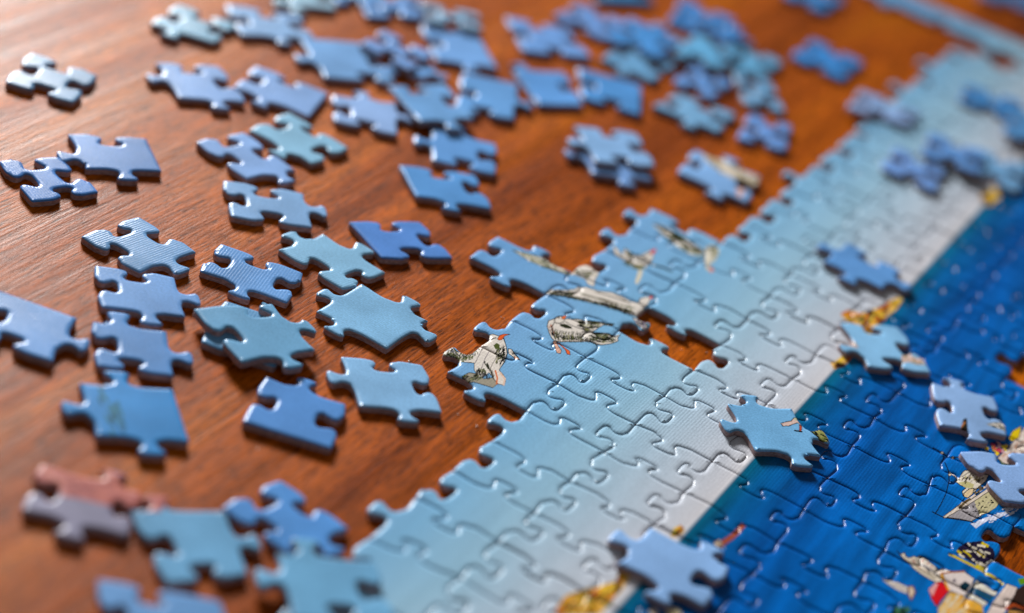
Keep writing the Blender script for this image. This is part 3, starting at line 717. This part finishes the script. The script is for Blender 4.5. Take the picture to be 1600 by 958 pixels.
ON = "loose jigsaw pieces lying on the assembled puzzle"
LOOSE = [
 ("grey blue piece with four blanks lying alone in the pale glare", [(49,81),(153,117),(115,160),(8,128)], "- - - -", (84,126,160), 1),
 ("periwinkle piece with left and bottom tabs, right of the lone grey blue piece", [(242,97),(342,103),(385,160),(279,153)], "- - +.45 +.55", PW, 1),
 ("periwinkle edge piece with a straight slanting right side, above the light teal star shaped piece", [(400,102),(514,145),(483,183),(364,136)], "- 0 +.58 -", PW, 1),
 ("light teal star shaped piece whose lower left tab touches a periwinkle piece", [(452,175),(546,231),(487,256),(388,203)], "- - +.4 -", TE, 1),
 ("periwinkle piece with its upper edge against the light teal star shaped piece", [(306,221),(381,206),(464,267),(386,280)], "- - +.35 -", PW, 1),
 ("bright blue piece with a left tab just above the blue one with a bottom tab", [(673,197),(775,224),(774,273),(675,250)], "+.4 - - +", (78,134,196), 1),
 ("bright blue edge piece whose long straight left side shows a white rim of light", [(623,257),(742,273),(769,327),(650,307)], "- -.45 +.55 0", (66,128,190), 1),
 ("blue edge piece at far left with a straight right side and tabs left and below", [(105,209),(229,216),(254,268),(134,264)], "- 0 +.5 +.35", (70,116,180), 1),
 ("dark blue three blank piece touching the blue edge piece, at the left border", [(-2,251),(91,244),(155,300),(50,315)], "-.45 - -.45 -", (52,104,176), 1),
 ("large pale blue linen textured piece with four tabs, left of the printed gull", [(565,442),(671,501),(605,545),(493,486)], "+.62 +.3 +.62 +.45", (108,160,192), 1),
 ("ribbed pale blue piece with a long tab to the right, above the light teal piece", [(349,281),(475,302),(489,356),(361,338)], "- +.45 - -", (110,150,192), 1),
 ("light teal piece with a round tab touching the ribbed pale blue piece above it", [(505,364),(604,426),(536,452),(434,389)], "+ - - +", (112,162,188), 1),
 ("saturated blue edge piece with a long straight left side beside the light teal piece", [(544,346),(656,346),(709,404),(596,403)], "- - - 0", (62,112,188), 1),
 ("grey blue piece with three blanks and one lower right tab, on the left", [(217,338),(308,394),(219,426),(126,369)], "- +.5 - -", (98,142,186), 1),
 ("ribbed blue piece with three blanks between the grey blue piece and the light teal one", [(345,380),(474,426),(449,474),(312,424)], "- - +.5 -", (88,138,196), 1),
 ("mid blue piece with a right tab below the grey blue three blank piece", [(148,414),(273,433),(291,496),(159,480)], "- +.5 +.45 -", (96,140,196), 1),
 ("blue piece with a top tab pushed against the mid blue piece above it", [(145,501),(261,517),(272,588),(152,572)], "+.35 +.55 -.55 -", BL, 1),
 ("piece almost hidden under the overlapping teal piece left of centre", [(352,469),(466,506),(430,574),(314,534)], "0 - - -", (84,140,180), 1),
 ("teal blue piece lying half on top of another piece, left of centre", [(302,482),(426,474),(494,547),(378,567)], "-.72 + +.45 -", (92,150,184), 2),
 ("blue edge piece cut off by the left border, its long upper side straight", [(-5,452),(122,497),(83,566),(-45,521)], "0 +.5 -.6 -", BL, 1),
 ("strong blue edge piece at lower left with three tabs and a straight right side", [(123,597),(270,607),(297,692),(150,682)], "+.45 0 +.45 +.5", (34,116,182), 1),
 ("blue edge piece with a straight lower side, left of the pale blue three way piece", [(416,588),(541,631),(518,702),(378,659)], "+.45 - 0 -", (64,120,188), 1),
 ("pale blue piece with left and bottom tabs between a blue edge piece and the puzzle", [(532,556),(660,569),(692,645),(562,635)], "- - +.48 +.55", (112,160,196), 1),
 ("blurred pink and grey brown piece near the lower left corner", [(66,722),(222,768),(200,838),(33,797)], "+.68 - +.5 -", (132,112,124), 1),
 ("light teal blue piece right of the pink and grey one, near the bottom", [(204,796),(352,797),(389,897),(262,912)], "+.3 +.5 - -", (92,150,184), 1),
 ("light blue piece cut off by the bottom border beneath the teal blue one", [(152,903),(345,938),(375,1050),(172,1020)], "-.42 - - -", (92,140,192), 1),
 ("strong blue piece overlapped by a teal one, blurred near the bottom left of centre", [(438,749),(547,826),(452,866),(346,792)], "- + - -", (60,124,194), 1),
 ("light teal piece on top of the strong blue one at the bottom of the picture", [(432,862),(586,876),(618,975),(458,968)], "+.3 - - +.6", (96,158,192), 2),
 ("sky blue piece with three tabs lying over the printed horizon near the bottom", [(1017,823),(1141,886),(1101,948),(963,880)], "+.68 - +.42 +", (118,156,204), 2, ON),
 ("light blue piece printed with an olive gull's tail, lying where sky meets sea", [(1136,629),(1238,637),(1285,713),(1181,704)], "+.4 +.55 +.4 +.5", (98,160,200), 2, ON),
 ("light blue piece with cream gull feathers lying by the ochre headland at the sea's edge", [(1312,504),(1402,510),(1456,583),(1357,573)], "-.45 - -.5 +.4", (110,164,198), 2, ON),
 ("pale lilac blue piece with tabs above and below on the dark blue sea", [(1456,597),(1553,620),(1574,682),(1469,665)], "+.42 - +.5 -", (124,156,200), 2, ON),
 ("periwinkle piece lying over the printed castle at the right border", [(1500,705),(1604,708),(1672,788),(1569,783)], "-.6 - - -", (118,150,200), 2, ON),
 ("blurred blue piece lying on the white part of the sky above the headland", [(1324,378),(1410,425),(1380,452),(1286,409)], "- + + +", (74,130,192), 2, ON),
 ("teal grey piece at the very top left of the crowd of pieces", [(278,6),(371,38),(334,67),(235,37)], "- - +.62 -", (110,158,178), 1),
 ("light blue piece right beside the teal grey piece at the very top left", [(352,6),(466,24),(492,60),(378,56)], "-.55 - +.5 -", (120,158,200), 1),
 ("large flat blue piece with a left tab near the top, above the wood gap", [(466,58),(580,68),(618,130),(506,121)], "0 - -.35 +.45", (104,150,200), 1),
 ("blue piece wedged right of the large flat blue one near the top", [(600,46),(678,84),(640,110),(562,68)], "- - - -", (104,144,204), 2),
 ("blue edge piece with a straight right side sloping down, top centre", [(657,38),(740,42),(779,108),(682,94)], "- 0 +.5 -", (100,148,206), 1),
 ("pale teal piece lying across the blue edge piece at the top centre", [(655,2),(748,22),(752,48),(668,32)], "- - - -", (124,168,196), 2),
 ("blue piece at the top border above the wedge shaped group", [(560,-14),(655,-4),(668,28),(574,26)], "- - - -", (94,140,200), 1),
 ("pale teal piece cut off by the top border, left of its blue neighbour", [(425,-24),(520,-14),(526,16),(430,8)], "- - +.7 -", (138,170,182), 1),
 ("light blue piece tucked in between two blue ones in the top centre group", [(618,84),(684,104),(668,124),(596,112)], "- + - -", (96,144,200), 1),
 ("small blue piece cut off by the top border, right of the pale teal one", [(518,-30),(590,-20),(586,12),(524,4)], "- - - -", (90,140,200), 1),
 ("light blue piece below the blue edge piece at the top centre", [(724,113),(812,132),(804,187),(713,173)], "0 + - -", (84,140,198), 1),
 ("mid blue piece touching the one with the white rim, centre of the upper group", [(606,134),(695,130),(742,186),(656,190)], "-.4 - + 0", (96,148,200), 2),
 ("greyish periwinkle piece with a bright white left rim in the upper group", [(519,147),(620,160),(622,211),(523,189)], "+.5 +.4 - -", (124,152,198), 1),
 ("blue piece with a bright bead of light at its left tip, upper middle", [(789,25),(885,44),(926,90),(818,79)], "- - -.5 -", (94,140,204), 1),
 ("blue piece behind the one with the bright bead, near the top", [(905,4),(985,36),(945,62),(864,24)], "- - - -", (88,128,190), 1),
 ("deep teal blue piece cut off by the top border, right of centre", [(915,-28),(1005,-18),(1022,5),(933,2)], "- - 0 -", (20,90,140), 1),
 ("blue edge piece with a straight lower side left of its straight topped neighbour", [(800,108),(882,112),(912,165),(841,164)], "+.25 - 0 0", (74,134,200), 1),
 ("blue piece with a straight upper side sloping right in the upper middle", [(902,104),(1003,133),(1001,180),(910,152)], "0 0 - -", (58,128,196), 1),
 ("teal piece at the left foot of the blurred heap", [(982,60),(1058,100),(1018,127),(938,92)], "- - + -", (92,150,190), 1),
 ("bright blue piece on the left shoulder of the blurred heap", [(985,26),(1068,62),(1030,90),(945,58)], "+ - - -", (48,124,196), 2),
 ("deep blue piece at the top of the blurred heap", [(1066,-2),(1150,30),(1128,60),(1044,34)], "- - - -", (30,110,186), 1),
 ("blue piece reaching right from the top of the heap", [(1095,20),(1165,48),(1142,68),(1070,44)], "- + - -", (40,110,180), 2),
 ("turquoise piece in the middle of the blurred heap", [(1085,52),(1160,80),(1128,108),(1050,84)], "- - - +", (76,150,190), 2),
 ("turquoise piece at the right end of the blurred heap", [(1158,62),(1224,98),(1192,124),(1126,92)], "- - + -", (82,154,192), 1),
 ("blue piece just under the turquoise ones in the heap", [(1085,100),(1146,130),(1112,154),(1052,128)], "- - - -", (84,134,200), 1),
 ("light teal piece with a long left arm at the lower left of the heap", [(1058,146),(1152,178),(1122,207),(1018,166)], "- - +.4 -", (104,156,192), 1),
 ("pale teal piece on the right slope of the heap", [(1145,114),(1206,130),(1228,176),(1166,162)], "- - - -", (96,150,188), 1),
 ("blue piece with a pale spot at the lower right foot of the heap", [(1172,178),(1238,196),(1226,236),(1152,216)], "- - - -", (88,130,196), 1),
 ("vivid blue piece lying alone right of the heap", [(1270,60),(1350,98),(1316,125),(1236,88)], "- - - -", (26,112,190), 1),
 ("vivid blue piece cut off by the top border, right of the heap", [(1262,-28),(1320,0),(1288,20),(1222,-8)], "- - - -", (30,112,186), 1),
 ("grey blue upper piece of the two piece stack on the orange wood", [(897,196),(994,208),(1024,260),(930,253)], "- - - +", (112,152,194), 2),
 ("lower piece of the two piece stack, its tab pointing to the viewer", [(890,214),(986,226),(1020,283),(926,272)], "- - +.5 +", (100,136,190), 1),
 ("light blue piece with a blurred cream gull, left of the assembled puzzle", [(1087,234),(1189,276),(1166,317),(1058,270)], "+ - +.4 -", (106,150,200), 1),
 ("lilac blue piece overhanging the puzzle's far left edge", [(1345,140),(1440,178),(1420,196),(1325,168)], "- - - -", (122,150,196), 2, ON),
 ("blue piece at the left of the small pile on the far sky", [(1400,228),(1478,262),(1462,300),(1378,262)], "- - - -", (96,136,202), 2, ON),
 ("blue piece in the middle of the small pile on the far sky", [(1455,206),(1540,238),(1530,272),(1440,240)], "- - - -", (74,128,196), 3, ON),
 ("light blue piece at the right of the small pile on the far sky", [(1525,228),(1610,262),(1590,300),(1505,264)], "- - - -", (98,150,190), 2, ON),
 ("deep blue piece at the far right above the small pile", [(1510,130),(1600,160),(1590,190),(1500,156)], "- - - -", (36,118,188), 2, ON),
 ("deep blue piece cut off by the right border in the distance", [(1585,170),(1670,200),(1650,240),(1568,205)], "- - - -", (58,130,190), 3, ON),
 ("blue piece in the top right corner beyond the border strip", [(1540,-35),(1640,0),(1630,22),(1530,-6)], "- - - -", (60,104,160), 1),
]
for k, it in enumerate(LOOSE):
    label, q, codes, tint, lv = it[:5]
    quad_piece(label, q, codes.split(), tint, lv, it[5] if len(it) > 5 else None, seed=k + 1)

# ---------------------------------------------------------------- dust crumbs on the table
def crumbs():
    bm = bmesh.new(); r = random.Random(4)
    spots = [(783,496,.8),(787,498,.6),(639,565,1.1),(745,667,1.2),(433,460,.6),(1065,547,.8),(1104,551,.9),(402,702,1.2),(735,625,.8),(716,648,.8),(1115,543,.7),(905,352,.8)]
    for _ in range(34): spots.append((r.uniform(60, 1100), r.uniform(160, 760), r.uniform(.3, .6)))
    for x, y, s in spots:
        q = unproject(x, y, 0)
        ret = bmesh.ops.create_icosphere(bm, subdivisions=1, radius=.0002 * s)
        for v in ret['verts']:
            v.co = Vector((v.co.x * r.uniform(.7, 1.5) + q[0] * S, v.co.y * r.uniform(.7, 1.6) + q[1] * S, v.co.z * .7 + .00012 * s))
    me = bpy.data.meshes.new("dust"); bm.to_mesh(me); bm.free()
    m, nt, p, lk = nodes("dust"); n = N(nt, 'ShaderNodeTexNoise'); n.inputs['Scale'].default_value = 900
    cr = N(nt, 'ShaderNodeValToRGB'); lk(n.outputs['Fac'], cr.inputs[0]); cr.color_ramp.elements[0].color = (.45, .38, .3, 1); cr.color_ramp.elements[1].color = (.8, .76, .7, 1)
    lk(cr.outputs[0], p.inputs['Base Color']); me.materials.append(m)
    o = bpy.data.objects.new("dust", me); scene.collection.objects.link(o)
    o["kind"] = "stuff"; o["label"] = "tiny pale crumbs of card dust scattered on the wooden table"; o["category"] = "dust"
crumbs()
